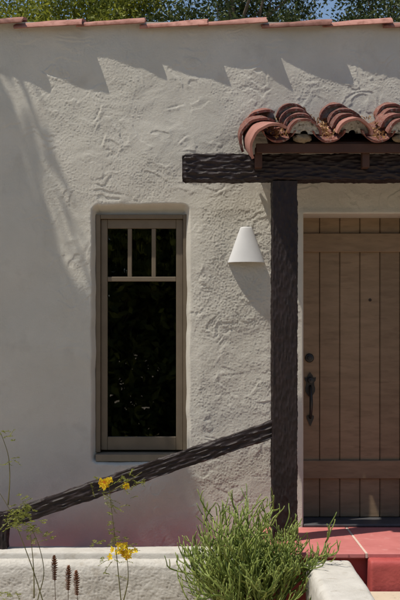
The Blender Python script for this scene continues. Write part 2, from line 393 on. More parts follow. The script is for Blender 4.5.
# ---- parapet coping: barrel tiles laid end to end along the top of the wall
def barrel(L, w0, w1, h0, h1, th, a0=0, a1=180, nl=6, na=14, seed=0, wob=.003):
    """tile along local +x; half width w and rise h at both ends; angles measured from +y side over the top"""
    v = []; f = []
    for lay in (0, 1):
        for i in range(nl + 1):
            t = i / nl; w_ = w0 + (w1 - w0) * t - lay * th; h_ = h0 + (h1 - h0) * t - lay * th
            for j in range(na + 1):
                a = R(a0 + (a1 - a0) * j / na)
                n_ = wob * float(perlin(np.array([t * 2.1 + seed * 3.7]), np.array([j * .35 + seed]), 60)[0])
                v.append((L * t + (n_ * 2 if i in (0, nl) else 0), (w_ + n_) * math.cos(a), (h_ + n_) * math.sin(a)))
    m = (nl + 1) * (na + 1); k = na + 1
    for i in range(nl):
        for j in range(na):
            q = (i * k + j, i * k + j + 1, (i + 1) * k + j + 1, (i + 1) * k + j); f.append(q); f.append(tuple(x + m for x in q[::-1]))
        for j in (0, na):
            q = (i * k + j, (i + 1) * k + j, (i + 1) * k + j + m, i * k + j + m); f.append(q if j == 0 else q[::-1])
    for i in (0, nl):
        for j in range(na):
            q = (i * k + j, i * k + j + m, i * k + j + 1 + m, i * k + j + 1); f.append(q if i == 0 else q[::-1])
    return v, f
def smooth_sharp(me, ang=40):
    me.polygons.foreach_set('use_smooth', np.ones(len(me.polygons), dtype=bool))
    me.set_sharp_from_angle(angle=R(ang)); return me
caps = [smooth_sharp(mesh('coping_tile', *barrel(.452, .146, .186, .052, .070, .019, nl=14, na=18, seed=s, wob=.007), M['cap_tile'])) for s in range(5)]
joints = [20.5, 81, 143, 206.5, 268, 329.5, 388]
step = 61.3 / 150
x0 = (joints[0] - 200) / 150 - step * 7
for k in range(21):
    jx = x0 + k * step + (.01 * math.sin(k * 2.3))
    place('coping_tile', caps[k % 5], house, (jx - .028, .10 + .006 * math.sin(k * 1.7), TOP - .026 + .004 * math.cos(k * 3.1)), (R(1.5 * math.sin(k * 2.9)), R(-1.7), R(.6 * math.sin(k * 4.1))))

# ---- window
win = place('window', None, house, ((HX0 + HX1) / 2, .02, HZ0))
def wpx(px, d): return (px - 200) * d / F
def hpz(py, d): return CZ + (338 - py) * d / F
d = 7.075
def bar(name, xa, xb, ya, yb, ty, by, m='frame', b=.003, par=None):
    mb = MB(); mb.box(wpx(xa, d), wpx(xb, d), ya, yb, hpz(by, d), hpz(ty, d), b); return mb.build(name, M[m], par or win)
bar('frame_jamb', 96.0, 100.6, .050, .15, 214.8, 452); bar('frame_jamb', 183.2, 188.0, .050, .15, 214.8, 452)
bar('frame_head', 100.7, 183.1, .052, .15, 214.8, 219.2)
bar('sash_stile', 100.8, 107.4, .073, .115, 219.4, 450); bar('sash_stile', 176.2, 183.0, .073, .115, 219.4, 450)
bar('sash_rail', 107.5, 176.1, .074, .114, 219.4, 228.4); bar('sash_rail', 107.5, 176.1, .074, .114, 276.8, 281.4); bar('sash_rail', 107.5, 176.1, .074, .114, 436.8, 450)
bar('muntin', 127.6, 131.8, .077, .112, 228.5, 276.7); bar('muntin', 151.6, 155.8, .077, .112, 228.5, 276.7)
for a, b_, c, e in ((107, 128, 228, 277.2), (131.4, 152, 228, 277.2), (155.4, 176.6, 228, 277.2), (107, 176.6, 281, 437.2)):
    mb = MB(); mb.add([(wpx(a, d), .093, hpz(e, d)), (wpx(b_, d), .093, hpz(e, d)), (wpx(b_, d), .093, hpz(c, d)), (wpx(a, d), .093, hpz(c, d))], [(0, 1, 2, 3)])
    mb.build('pane', M['glass'], win)
mb = MB(); xs0, xs1 = wpx(96.2, 7.05), wpx(187.6, 7.05); zt = hpz(452.2, 7.06)
mb.add([(xs0, .016, zt - .012), (xs1, .016, zt - .012), (xs1, .14, zt + .004), (xs0, .14, zt + .004), (xs0, .016, zt - .055), (xs1, .016, zt - .055), (xs1, .14, zt - .055), (xs0, .14, zt - .055)],
       [(0, 1, 2, 3), (4, 5, 1, 0), (5, 6, 2, 1), (7, 4, 0, 3), (6, 7, 3, 2), (7, 6, 5, 4)]); mb.build('sill', M['sill'], win)

# ---- door of upright planks with two battens
door = place('door', None, house, ((DX0 + DX1) / 2, .12, SLAB))
d = 7.26
px0 = [298.2, 319.5, 339.7, 359.9, 380.0, 400.1, 420.2, 440.3]
zb, zt = SLAB + .022, DZ1 + .02
for k in range(7):
    a, b_ = wpx(px0[k], d) + .0015, wpx(px0[k + 1], d) - .0015
    mb = MB(); mb.box(a, b_, .26 + random.uniform(-.001, .0015), .295, zb, zt, .0055); mb.build('plank', M['door'], door)
for ty, by in ((233.4, 252), (460.4, 478.6)):
    mb = MB(); mb.box(wpx(px0[0], d), wpx(px0[7], d), .234, .2575, hpz(by, 7.24), hpz(ty, 7.24), .004); mb.build('batten', M['door'], door)
mb = MB(); mb.box(wpx(px0[0], d) - .01, wpx(px0[7], d) + .01, .297, .32, SLAB, zt, .002); mb.build('backing_panel', M['door'], door)
mb = MB(); mb.box(DX0 + .002, DX1 - .002, -.012, .335, SLAB + .002, SLAB + .020, .005); mb.build('threshold', M['threshold'], door)
# deadbolt, handle set, and a brown knot in the wood as a low disc
c = P(309.6, 358, 7.25)
mb = MB(); mb.lathe((c[0], .259, c[2]), [(.031, 0), (.031, -.006), (.026, -.012), (.016, -.014), (.014, -.020), (.001, -.021)], 28, 'y'); mb.build('deadbolt', M['iron'], door, False)
hd = place('handle', None, door, P(310.2, 426, 7.24))
hx = P(310.4, 400, 7.25)[0]; zz = lambda py: hpz(py, 7.25)
def spade(cx, zt, zb, w, up=True):
    n = 26; pts = []
    for i in range(n):
        t = i / n * 2 * math.pi; s_ = math.sin(t); c_ = math.cos(t)
        ww = w * (.62 + .38 * abs(math.cos(2 * t))) ; pts.append((cx + ww * c_, (zt + zb) / 2 + (zt - zb) / 2 * s_ * (abs(s_) ** .25)))
    return pts
zl = [(0, 372.4), (1.2, 374.2), (2.4, 375.4), (2.9, 377.2), (4.0, 378.2), (5.6, 377.4), (5.3, 380.6), (3.8, 382.4), (4.0, 385), (4.9, 388), (4.7, 391.5), (3.0, 394.5), (1.4, 396.2), (0, 397.2)]
poly = [(hx + a / 145, zz(b)) for a, b in zl] + [(hx - a / 145, zz(b)) for a, b in zl[-2:0:-1]]
mb = MB(); mb.prism(poly[::-1], .251, .259); mb.build('top_plate', M['iron'], hd)
zl = [(0, 414), (1.3, 415.2), (3.6, 416.0), (3.4, 418.6), (2.2, 421.5), (1.0, 424.2), (0, 426.2)]
poly = [(hx + a / 145, zz(b)) for a, b in zl] + [(hx - a / 145, zz(b)) for a, b in zl[-2:0:-1]]
mb = MB(); mb.prism(poly[::-1], .251, .259); mb.build('bottom_plate', M['iron'], hd)
tt = np.linspace(0, 1, 16); gy = .25 - .052 * np.sin(tt * np.pi) ** .7; gzv = zz(386) + (zz(418) - zz(386)) * tt
mb = MB(); mb.tube(np.stack([np.full(16, hx), gy, gzv], 1), .0085 + .004 * np.sin(tt * np.pi), 10); mb.build('grip', M['iron'], hd, True)
mb = MB(); mb.lathe((hx, .251, zz(380.2)), [(.02, 0), (.019, -.006), (.012, -.012), (.011, -.03), (.018, -.034), (.018, -.04), (.002, -.043)], 20, 'y'); mb.build('thumb_latch', M['iron'], hd)
c = P(370.2, 300, 7.255); mb = MB(); mb.lathe((c[0], .26, c[2]), [(.011, 0), (.011, -.004), (.006, -.005), (.001, -.003)], 16, 'y'); mb.build('wood_knot', M['brown'], door)

# ================================================================== HEWN TIMBER
def hewn_bar(name, A, B, wd, hg, up, parent, m, seed, cell=(.075, .0245), depth=.0165, end=.02, step=.0048):
    """square bar from A to B, section wd x hg, every face worked with an adze"""
    A, B, up = Vector(A), Vector(B), Vector(up); t = (B - A); L = t.length; t.normalize()
    side = t.cross(up).normalized(); up = side.cross(t).normalized()
    r = .012; per = []
    for (cx, cy, a0) in ((1, 1, 0), (-1, 1, 90), (-1, -1, 180), (1, -1, 270)):
        for i in range(4):
            a = R(a0 + 30 * i); per.append((cx * (wd / 2 - r) + r * math.cos(a), cy * (hg / 2 - r) + r * math.sin(a), math.cos(a), math.sin(a)))
    dense = []
    for i in range(len(per)):
        p, q = per[i], per[(i + 1) % len(per)]; n = max(1, int(math.hypot(p[0] - q[0], p[1] - q[1]) / step))
        for k in range(n):
            s_ = k / n; dense.append(tuple(p[c] + (q[c] - p[c]) * s_ for c in range(4)))
    D = np.array(dense); arc = np.cumsum(np.hypot(*(np.roll(D[:, :2], -1, 0) - D[:, :2]).T)); n = len(D)
    m_ = int(L / (step * 1.3)) + 1; u = np.concatenate([[0, .004], np.linspace(end, L - end, m_), [L - .004, L]])
    U, S = np.meshgrid(u, arc, indexing='ij')
    row = np.floor(S / cell[1])
    dd = cells(U / cell[0] + .5 * (row % 2) + .15 * perlin(U * 5, S * 9, seed), S / cell[1] + .2 * perlin(U * 6, S * 6, seed + 3), seed, .8)
    disp = -depth * np.clip(.5 - dd, 0, .6) ** .8 + .003 * fbm(U * 4, S * 3, seed + 7, 2) - .002 * np.clip(fbm(U * 3, S * 60, seed + 9, 2), 0, 1)
    ins = np.interp(U, [0, .004, end, L - end, L - .004, L], [.020, .014, 0, 0, .014, .020])
    off = disp - ins
    px = D[None, :, 0] + D[None, :, 2] * off; py = D[None, :, 1] + D[None, :, 3] * off
    Av, tv, sv, uv = (np.array(q) for q in (A, t, side, up))
    V = Av + U[..., None] * tv + px[..., None] * sv + py[..., None] * uv
    V = V.reshape(-1, 3); f = []
    rows = len(u); i = np.arange(rows - 1)[:, None]; j = np.arange(n)[None, :]; k = (j + 1) % n
    q = np.stack([i * n + j, (i + 1) * n + j, (i + 1) * n + k, i * n + k], -1).reshape(-1, 4)
    c0, c1 = len(V), len(V) + 1
    V = np.concatenate([V, [Av], [Av + tv * L]])
    tri = np.array([[c0, a, (a + 1) % n] for a in range(n)] + [[c1, (rows - 1) * n + (a + 1) % n, (rows - 1) * n + a] for a in range(n)])
    faces = [tuple(x) for x in q] + [tuple(x) for x in tri]
    o = obj(name, V, faces, m, parent, True); o.data.set_sharp_from_angle(angle=R(50)); return o

porch = thing('porch_hood', 'tiled porch hood on a dark hewn post and beam over the door', 'porch', (1.3, -.4, SLAB))
T = -.48                                            # front of post and beam
bx0 = (182 - 200) * 6.52 / F
bz0, bz1 = CZ + (338 - 180.3) * 6.52 / F, CZ + (338 - 153) * 6.52 / F
hewn_bar('beam', (bx0, T + .08, (bz0 + bz1) / 2), (2.36, T + .08, (bz0 + bz1) / 2), .165, bz1 - bz0, (0, 0, 1), porch, M['hewn'], 71)
pxa, pxb = (272 - 200) * 6.52 / F, (298.2 - 200) * 6.52 / F
for pc in ((pxa + pxb) / 2, 2.02):
    hewn_bar('post', (pc, T + .082, SLAB - .001), (pc, T + .082, bz0 + .004), .160, pxb - pxa, (1, 0, 0), porch, M['hewn'], 83 + int(pc), cell=(.052, .016), depth=.010, end=.006)

# roof deck, fascia, rafter tails
SL = .40; Z0 = CZ + 1.425
rz = lambda t: Z0 - SL * t
HXA, HXB = .36, 2.30
mb = MB(); mb.add([(HXA + .06, .02, rz(0) - .02), (HXB, .02, rz(0) - .02), (HXB, -.555, rz(.555) - .02), (HXA + .06, -.555, rz(.555) - .02), (HXA + .06, .02, rz(0)), (HXB, .02, rz(0)), (HXB, -.555, rz(.555)), (HXA + .06, -.555, rz(.555))],
                  [(0, 1, 2, 3), (7, 6, 5, 4), (3, 2, 6, 7), (0, 3, 7, 4), (1, 5, 6, 2), (0, 4, 5, 1)]); mb.build('deck', M['fascia'], porch)
fz1, fz0 = rz(.575) - .005, CZ + (338 - 153) * 6.43 / F
mb = MB(); mb.box((256 - 200) * 6.43 / F, HXB, -.580, -.556, fz0, fz1, .003); mb.build('fascia', M['fascia'], porch)
for px in (258.5, 365.5, 472):
    cx = (px - 200) * 6.47 / F
    mb = MB(); mb.box(cx - .022, cx + .022, -.5545, -.484, CZ + (338 - 167.5) * 6.45 / F, rz(.56) - .03, .003); mb.build('rafter_tail', M['fascia'], porch)
for cx in (.62, 1.2, 1.9):
    mb = MB(); x0, x1 = cx - .022, cx + .022
    mb.add([(x0, .02, rz(0) - .022), (x1, .02, rz(0) - .022), (x1, -.56, rz(.56) - .022), (x0, -.56, rz(.56) - .022), (x0, .02, rz(0) - .09), (x1, .02, rz(0) - .09), (x1, -.56, rz(.56) - .07), (x0, -.56, rz(.56) - .07)],
           [(3, 2, 1, 0), (4, 5, 6, 7), (0, 1, 5, 4), (1, 2, 6, 5), (2, 3, 7, 6), (3, 0, 4, 7)]); mb.build('rafter', M['fascia'], porch)
# barrel tiles: local +x runs up the slope, the wide end is the eave end
cover = [smooth_sharp(mesh('roof_tile', *barrel(.34, .108, .088, .098, .080, .015, 4, 176, 5, 14, 20 + s, .006), M['tile'])) for s in range(5)]
plain = smooth_sharp(mesh('roof_tile', *barrel(.34, .112, .090, .104, .082, .015, 4, 176, 5, 14, 29, .006), M['tile_plain']))
pan = [smooth_sharp(mesh('roof_tile', *barrel(.34, .092, .108, -.085, -.098, -.014, 8, 172, 5, 12, 40 + s, .004), M['tile'])) for s in range(3)]
rake = [smooth_sharp(mesh('rake_tile', *barrel(.36, .150, .122, .150, .122, .016, -28, 118, 5, 16, 60 + s, .005), M['tile_plain' if s == 0 else 'tile'])) for s in range(2)]
pitch = math.atan(SL)
def fill_mesh(seed):
    # mortar packed under the eave end of a cover tile, a little behind its rim
    r = np.random.default_rng(seed); na, nr = 22, 7; v = []; f = []
    for i in range(nr + 1):
        for j in range(na + 1):
            a = R(6 + 168 * j / na); q = i / nr; k = .25 + .75 * q
            d_ = .016 + .007 * float(fbm(np.array([seed + 9 * k * math.cos(a)]), np.array([9 * k * math.sin(a)]), 66, 2)[0]) + .02 * (1 - q)
            v.append((d_, .0955 * k * math.cos(a), .0855 * k * math.sin(a)))
    for i in range(nr):
        for j in range(na): c = i * (na + 1) + j; f.append((c, c + 1, c + na + 2, c + na + 1))
    m = len(v); v += [(x + .05, y, z) for x, y, z in v]; f += [tuple(q + m for q in p[::-1]) for p in f]
    for j in range(na): a = nr * (na + 1) + j; f.append((a, a + 1, a + 1 + m, a + m)); f.append((j, j + m, j + 1 + m, j + 1))
    return mesh('mortar_fill', v, f, M['fill'], True)
fills = [fill_mesh(k) for k in range(4)]
def slope_tile(me, x, t, h, tilt=0, yaw=0, roll=0, name='roof_tile'):
    # local x -> world +y and up; local y -> world -x ; rotate about z by 90 deg, then pitch
    m = Matrix.Rotation(R(90 + yaw), 4, 'Z') @ Matrix.Rotation(-(pitch - R(tilt)), 4, 'Y') @ Matrix.Rotation(R(roll), 4, 'X')
    o = place(name, me, porch, (x, -t, rz(t) + h)); o.rotation_euler = m.to_euler(); last[0] = o; return o
last = [None]
cxs = [.628 + .305 * k for k in range(6)]
n = 0
for x in [cxs[0] - .150] + [c + .1525 for c in cxs[:-1]]:
    for t in (.640, .45, .26): slope_tile(pan[n % 3], x + random.uniform(-.004, .004), t, .098, 2, random.uniform(-1, 1)); n += 1
for i, x in enumerate(cxs):
    for k, t in enumerate((.655, .500, .345, .19)):
        slope_tile(plain if (i == 1 and k == 0) else cover[n % 5], x + random.uniform(-.012, .012) - (.012 * k if i < 2 else 0), t + random.uniform(-.012, .012), .062 + .003 * k, 4.5 + random.uniform(-.6, .6), random.uniform(-2.5, 2.5), random.uniform(-3, 3)); n += 1
        tl = bpy.data.objects.new('mortar_fill', fills[n % 4]); col.objects.link(tl); tl.parent = last[0]; tl.location.x = .055 if (k == 0 and i % 2) else 0
slope_tile(rake[0], .447, .672, -.012, 3.5, 9, 0, 'rake_tile'); slope_tile(rake[1], .395, .42, -.026, 3, 4, 0, 'rake_tile'); slope_tile(rake[1], .425, .18, -.02, 3, 0, -4, 'rake_tile')
# mortar plugs under the eave ends
def lump(cx, cy, cz, rx, ry, rz_, seed, n=14):
    v = []; f = []
    for i in range(n + 1):
        a = math.pi * i / n
        for j in range(2 * n):
            b = math.pi * j / n; q = np.array([math.sin(a) * math.cos(b), math.sin(a) * math.sin(b), math.cos(a)])
            s_ = 1 + .28 * float(fbm(np.array([q[0] * 2 + seed + q[2]]), np.array([q[1] * 2 + q[2] * 1.3]), seed, 3)[0])
            v.append((cx + rx * q[0] * s_, cy + ry * q[1] * s_, cz + rz_ * q[2] * s_))
    for i in range(n):
        for j in range(2 * n):
            k = (j + 1) % (2 * n); f.append((i * 2 * n + j, (i + 1) * 2 * n + j, (i + 1) * 2 * n + k, i * 2 * n + k))
    return v, f
for i, x in enumerate(cxs):
    if i % 2: continue
    v, f = lump(x - .004, -.585, rz(.585) + .030, .056, .030, .026, 90 + i)
    obj('mortar_plug', v, f, M['mortar'], porch, True)

# dry leaves lying in the valleys
def leaf_quads(pts, size, rngl, up=0.3, fold=.25, asp=.5):
    n = len(pts); a = rngl.normal(size=(n, 3)); a /= np.linalg.norm(a, axis=1)[:, None]
    b = rngl.normal(size=(n, 3)); b[:, 2] += up; b -= (b * a).sum(1)[:, None] * a; b /= np.linalg.norm(b, axis=1)[:, None] + 1e-9
    nrm = np.cross(a, b); sz = size * rngl.uniform(.6, 1.3, n)[:, None]
    p0 = pts - a * sz; p1 = pts + b * sz * asp + nrm * sz * fold; p2 = pts + a * sz; p3 = pts - b * sz * asp + nrm * sz * fold
    V = np.stack([p0, p1, p2, p3], 1).reshape(-1, 3); k = np.arange(n) * 4
    return V, np.concatenate([np.stack([k, k + 1, k + 2], 1), np.stack([k, k + 2, k + 3], 1)])
pts = []
for x in [cxs[0] - .150] + [c + .1525 for c in cxs[:-1]]:
    for k in range(85):
        t = rng.uniform(.03, .63) if rng.random() < .7 else rng.uniform(.4, .63); xo = rng.normal(0, .035)
        pts.append((x + xo - (t - .3) * .0, -t, rz(t) + .035 + 6.0 * xo * xo + rng.uniform(.0, .03)))
V_, F_ = leaf_quads(np.array(pts), .017, rng, .2, .3, .35)
tag(obj('dry_leaves', V_, F_, M['dry']), 'dry tan leaf litter caught in the valleys between the hood tiles', 'leaf litter', kind='stuff')

# ================================================================== HANDRAIL
rail = thing('handrail', 'dark hewn timber handrail sloping down from the porch post past the window', 'handrail', P(5, 552, 6.55))
dr = 6.60
A = P(-3, 523, dr); B = P(272.5, 429.0, dr)
hewn_bar('rail', A, (B[0] + .035, B[1], B[2] + .012), .10, .110, (0, 0, 1), rail, M['hewn'], 97, cell=(.11, .021), depth=.014, end=.004)
nx = P(-1, 0, dr)[0]
hewn_bar('newel', (nx, A[1], CZ - 1.325), (nx, A[1], CZ + (338 - 512) * dr / F), .11, .125, (1, 0, 0), rail, M['hewn'], 101, end=.008)

# ================================================================== LAMP
lc = P(246.6, 262, 6.93); lx, lz = lc[0], lc[2]
lamp = thing('wall_lamp', 'white cone shaped wall lamp on the stucco between window and post', 'lamp', (lx, -.01, lz))
hgt = 36.0 * 6.93 / F; Rb = 18.6 * 6.93 / F; Rt = 6.2 * 6.93 / F
prof = [(Rb, 0), (Rb - .001, .004)] + [(Rb + (Rt - Rb) * t, hgt * t * .965) for t in np.linspace(.05, 1, 12)] + [(Rt * .93, hgt * .985), (Rt * .75, hgt * .997), (Rt * .4, hgt * 1.003), (.001, hgt * 1.004)]
inner = [(.001, hgt * .96), (Rt - .008, hgt * .95)] + [(Rb - .007 + (Rt - Rb) * t, hgt * t * .95) for t in np.linspace(.9, 0, 8)]
v = []; f = []; na = 40; full = inner + prof
for r_, h_ in full:
    for j in range(na + 1):
        a = math.pi + math.pi * j / na
        v.append((lx + r_ * math.cos(a), -.012 + r_ * math.sin(a) * .60, lz + h_))
for i in range(len(full) - 1):
    for j in range(na): f.append((i * (na + 1) + j, i * (na + 1) + j + 1, (i + 1) * (na + 1) + j + 1, (i + 1) * (na + 1) + j))
o = obj('lamp_shade', v, f, M['lamp'], lamp, True); o.data.set_sharp_from_angle(angle=R(60))
mb = MB(); mb.box(lx - .04, lx + .04, -.018, .03, lz + .05, lz + .17, .004); mb.build('mounting_plate', M['lamp'], lamp)
mb = MB(); mb.lathe((lx, -.045, lz + .05), [(.012, .06), (.02, .03), (.024, .01), (.018, -.01), (.002, -.02)], 16); mb.build('bulb', M['lamp'], lamp, True)

# ================================================================== GARDEN WALLS
def stucco_block(name, prof, x0, x1, m, seed, amp=.006, nx=None, parent=None, axis='x', endround=.03, gra=.0022):
    """profile (list of (y,z) from back bottom over the top to front bottom) swept along x (or along y when axis='y')"""
    pr = np.array(prof, float); seg = np.hypot(*(pr[1:] - pr[:-1]).T); s_ = np.concatenate([[0], np.cumsum(seg)])
    n = int(s_[-1] / .005); ss = np.linspace(0, s_[-1], n); yy = np.interp(ss, s_, pr[:, 0]); zz_ = np.interp(ss, s_, pr[:, 1])
    for _ in range(6):
        yy[1:-1] = (yy[:-2] + 2 * yy[1:-1] + yy[2:]) / 4; zz_[1:-1] = (zz_[:-2] + 2 * zz_[1:-1] + zz_[2:]) / 4
    ty = np.gradient(yy); tz = np.gradient(zz_); ln = np.hypot(ty, tz); nyv, nzv = -tz / ln, ty / ln
    if axis == 'x': sgn = -1
    else: sgn = 1
    nyv, nzv = nyv * sgn, nzv * sgn
    us = np.linspace(x0, x1, nx or int((x1 - x0) / .006))
    U, S = np.meshgrid(us, ss, indexing='ij')
    gr = fbm(U * 75, S * 75, seed + 6, 2); h = amp * (1.2 * fbm(U * 3, S * 3, seed, 2) + .35 * fbm(U * 16, S * 16, seed + 3, 2)) + gra * np.where(gr > 0, gr * .5, gr)
    e = np.minimum(U - x0, x1 - U); ins = endround * (1 - np.sqrt(np.clip(1 - (1 - np.clip(e / endround, 0, 1)) ** 2, 0, 1)))
    h = h - ins
    A_ = yy[None, :] + nyv[None, :] * h; Z_ = zz_[None, :] + nzv[None, :] * h
    V = np.stack([U, A_, Z_], -1) if axis == 'x' else np.stack([A_, U, Z_], -1)
    nu, nv = len(us), n; f = grid_faces(nu, nv)
    V = V.reshape(-1, 3); faces = [tuple(q) for q in f]
    faces.append(tuple(range(nv))); faces.append(tuple(range((nu - 1) * nv, nu * nv))[::-1])
    return obj(name, V, faces, m, parent, True)
gw = thing('garden_wall', 'low white stucco garden wall with a raised back curb in front of the house', 'wall', (-1, -.6, BED))
ye = -.35; zc = CZ - 1.318
# raised back curb
stucco_block('curb', [(ye, BED - .04), (ye, zc), (-.36, zc), (-.545, zc), (-.553, zc - .05), (-.553, zc - .12)], -2.2, .40, M['garden_stucco'], 120, .0022, parent=gw, gra=.0008)
z2 = CZ - 1.352
stucco_block('wall_body', [(-.548, BED + .1), (-.548, z2 - .004), (-.585, z2), (-.615, z2 - .006), (-.64, z2 - .03), (-.65, z2 - .08), (-.66, BED - .04)], -2.2, .605, M['garden_stucco'], 130, .006, parent=gw, gra=.0034)
# stub wall running towards the camera
cz_ = CZ - 1.292
o = stucco_block('stub_wall', [(.612, BED - .04), (.612, cz_ - .05), (.622, cz_ - .018), (.645, cz_), (.86, cz_), (.876, cz_ - .012), (.882, cz_ - .05), (.886, BED - .04)], -1.86, -.862, M['garden_stucco'], 140, .0035, axis='y', endround=.05, gra=.0010)
tag(o, 'white stucco stub wall running forward beside the red porch step', 'wall')

zs = CZ - 1.286
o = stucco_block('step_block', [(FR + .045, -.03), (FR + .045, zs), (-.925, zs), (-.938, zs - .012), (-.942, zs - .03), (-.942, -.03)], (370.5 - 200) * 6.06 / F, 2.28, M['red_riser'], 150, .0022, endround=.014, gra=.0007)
tag(o, 'red painted concrete step block below the porch floor, right of the white stub wall', 'step')

# ================================================================== PLANTS
def polyline(p, n=8):
    p = np.array(p, float); t = np.concatenate([[0], np.cumsum(np.linalg.norm(p[1:] - p[:-1], axis=1))]); u = np.linspace(0, t[-1], n * (len(p) - 1) + 1)
    # Catmull style smoothing through linear resample and relaxation
    q = np.stack([np.interp(u, t, p[:, k]) for k in range(3)], 1)
    for _ in range(n): q[1:-1] = (q[:-2] + 2 * q[1:-1] + q[2:]) / 4
    return q

# --- pencil-stemmed shrub
def pencil_shrub(root, base, seed):
    r = np.random.default_rng(seed); wood = MB(); tw = MB()
    bx, by, bz = base
    def grow(p, dirv, length, lvl, rad):
        k = 4 if lvl > 1 else 5; pts = [p]; dv = dirv.copy(); bend = r.normal(0, .06, 3)
        for i in range(k):
            dv = dv + bend + r.normal(0, .09, 3) + np.array([0, 0, (.01, .05, .12, .16, .18)[lvl]]); dv /= np.linalg.norm(dv)
            pts.append(pts[-1] + dv * length / k)
        pts = np.array(pts)
        (wood if lvl == 0 else tw).tube(pts, np.linspace(rad, rad * (.92 if lvl < 4 else .72), k + 1), 6, True)
        if lvl < 4:
            nb = (4, 3, 2, 2)[lvl]
            for i in range(nb):
                a = 1.0 if i == 0 else r.uniform(.35, 1.0); q = pts[min(k, int(a * k + .5))]
                o_ = r.normal(0, 1, 3); o_ -= o_.dot(dv) * dv; o_ /= np.linalg.norm(o_)
                nd = dv + o_ * r.uniform(.45, .95); nd[2] += .10; nd /= np.linalg.norm(nd)
                grow(q, nd, max(.035, length * r.uniform(.48, .74)), lvl + 1, max(rad * .84, .0033))
    for i in range(36):
        ang = r.uniform(0, 2 * np.pi); lean = r.uniform(.02, .80)
        cx_ = math.cos(ang); dv = np.array([cx_ * lean * (.62 if cx_ > 0 else 1.45), math.sin(ang) * lean * .6, 1.0]); dv /= np.linalg.norm(dv)
        side = cx_ * lean
        ln = r.uniform(.26, .375) * (1.06 + .22 * side if side > 0 else 1.04 + .05 * side)
        grow(np.array([bx + r.normal(0, .05) + side * .12, by + r.normal(0, .05), bz]), dv, ln, 0, .0068)
    wood.build('stem', M['woody'], root, True); tw.build('twig_crown', M['twig'], root, True)
sb = P(252, 640, 5.98)
sh = thing('pencil_shrub', 'green shrub of dense pencil-thin succulent stems in front of the porch post', 'shrub', (sb[0], sb[1], BED))
pencil_shrub(sh, (sb[0], sb[1], BED - .01), 5)

# --- flowering plants with feathery leaves
def leafspray(mb, p, dirv, L, r, n=9, size=.006):
    dirv = np.array(dirv, float); dirv /= np.linalg.norm(dirv)
    k = np.linspace(0, 1, n)[:, None]; pts = p + dirv * L * k + np.array([0, 0, -.25 * L]) * k * k
    st_ = MB().tube(pts, .0009, 4)
    mb.add(np.concatenate(st_.v), st_.f)
    side = np.cross(dirv, [0, 0, 1]); side /= np.linalg.norm(side) + 1e-9
    for i in range(1, n):
        for s_ in (-1, 1):
            c = pts[i]; a = side * s_ + dirv * .5 + r.normal(0, .3, 3); a /= np.linalg.norm(a); b = np.cross(a, r.normal(0, 1, 3)); b /= np.linalg.norm(b)
            z_ = size * r.uniform(.7, 1.3); mb.add([c, c + a * z_ + b * z_ * .35, c + a * z_ * 2.1, c + a * z_ - b * z_ * .35], [(0, 1, 2, 3)])
def flower(mbp, mbs, c, r, size=.0145):
    ax = np.array([r.normal(0, .5), -1 + r.normal(0, .4), r.normal(.3, .5)]); ax /= np.linalg.norm(ax)
    a = np.cross(ax, [0, 0, 1.]); a /= np.linalg.norm(a); b = np.cross(ax, a)
    for i in range(5):
        t = i * 2 * np.pi / 5 + r.uniform(-.2, .2); dv = a * math.cos(t) + b * math.sin(t); sd = np.cross(ax, dv); s_ = size * r.uniform(.8, 1.25)
        cup = ax * s_ * .35
        pts = [c, c + dv * s_ * .55 + sd * s_ * .42 + cup * .5, c + dv * s_ * 1.1 + sd * s_ * .36 + cup * 1.1, c + dv * s_ * 1.3 + cup * .9, c + dv * s_ * 1.1 - sd * s_ * .36 + cup * 1.1, c + dv * s_ * .55 - sd * s_ * .42 + cup * .5]
        mbp.add(pts, [(0, 1, 2, 3), (0, 3, 4, 5)])
    for i in range(4):
        dv = ax + r.normal(0, .3, 3); mbs.tube([c, c + dv * size * .8, c + dv * size * 1.5], .0006, 3)
def flowering(label, stems, sprays, blooms, seed, dd):
    r = np.random.default_rng(seed); b = P(*stems[0][0], dd)
    root = thing('flowering_plant', label, 'plant', (b[0], b[1], BED), 'yellow flowering plants by the garden wall')
    for s_ in stems:
        pts = [np.array(P(x, y, dd + z)) for x, y, z in [(q + (0,))[:3] for q in s_]]
        if s_ is stems[0] or len(s_) > 3 and s_[0][1] > 595: pts = [np.array((pts[0][0] + .02, pts[0][1], BED - .01))] + pts
        q = polyline(pts, 6); mb = MB(); mb.tube(q, np.linspace(.0042, .0016, len(q)), 6); mb.build('stem', M['stem'], root, True)
    lf = MB()
    for (x, y, sp, nn) in sprays:
        for i in range(nn):
            p = np.array(P(x + r.normal(0, sp), y + r.normal(0, sp), dd + r.normal(0, .03)))
            leafspray(lf, p, r.normal(0, 1, 3) * np.array([1.2, 1, .5]), r.uniform(.03, .08), r, 11, .0066)
    lf.build('foliage', M['feather'], root)
    if blooms:
        for (x, y, sp, nn) in blooms:
            fp = MB(); fs = MB()
            for i in range(nn): flower(fp, fs, np.array(P(x + r.normal(0, sp), y + r.normal(0, sp * .8), dd + r.normal(0, .015))), r)
            o = fp.build('blossom', M['petal'], root); fs.build('stamen', M['stamen'], o)
flowering('slender plant with clusters of yellow flowers below the window', [[(122, 612), (118.5, 575), (114, 530), (108.5, 484)], [(122, 606), (129, 580), (127, 556)], [(110, 492), (118, 487), (126, 483), (142, 472)]],
          [(112, 500, 5, 9), (106, 533, 5, 8), (114, 560, 7, 7), (125, 545, 5, 8), (132, 478, 7, 14), (104, 484, 5, 5), (102, 545, 6, 3)], [(103, 482, 4.0, 14), (125, 486, 1.6, 4), (123, 553, 4.6, 20), (122, 546, 1.6, 4)], 21, 5.9)
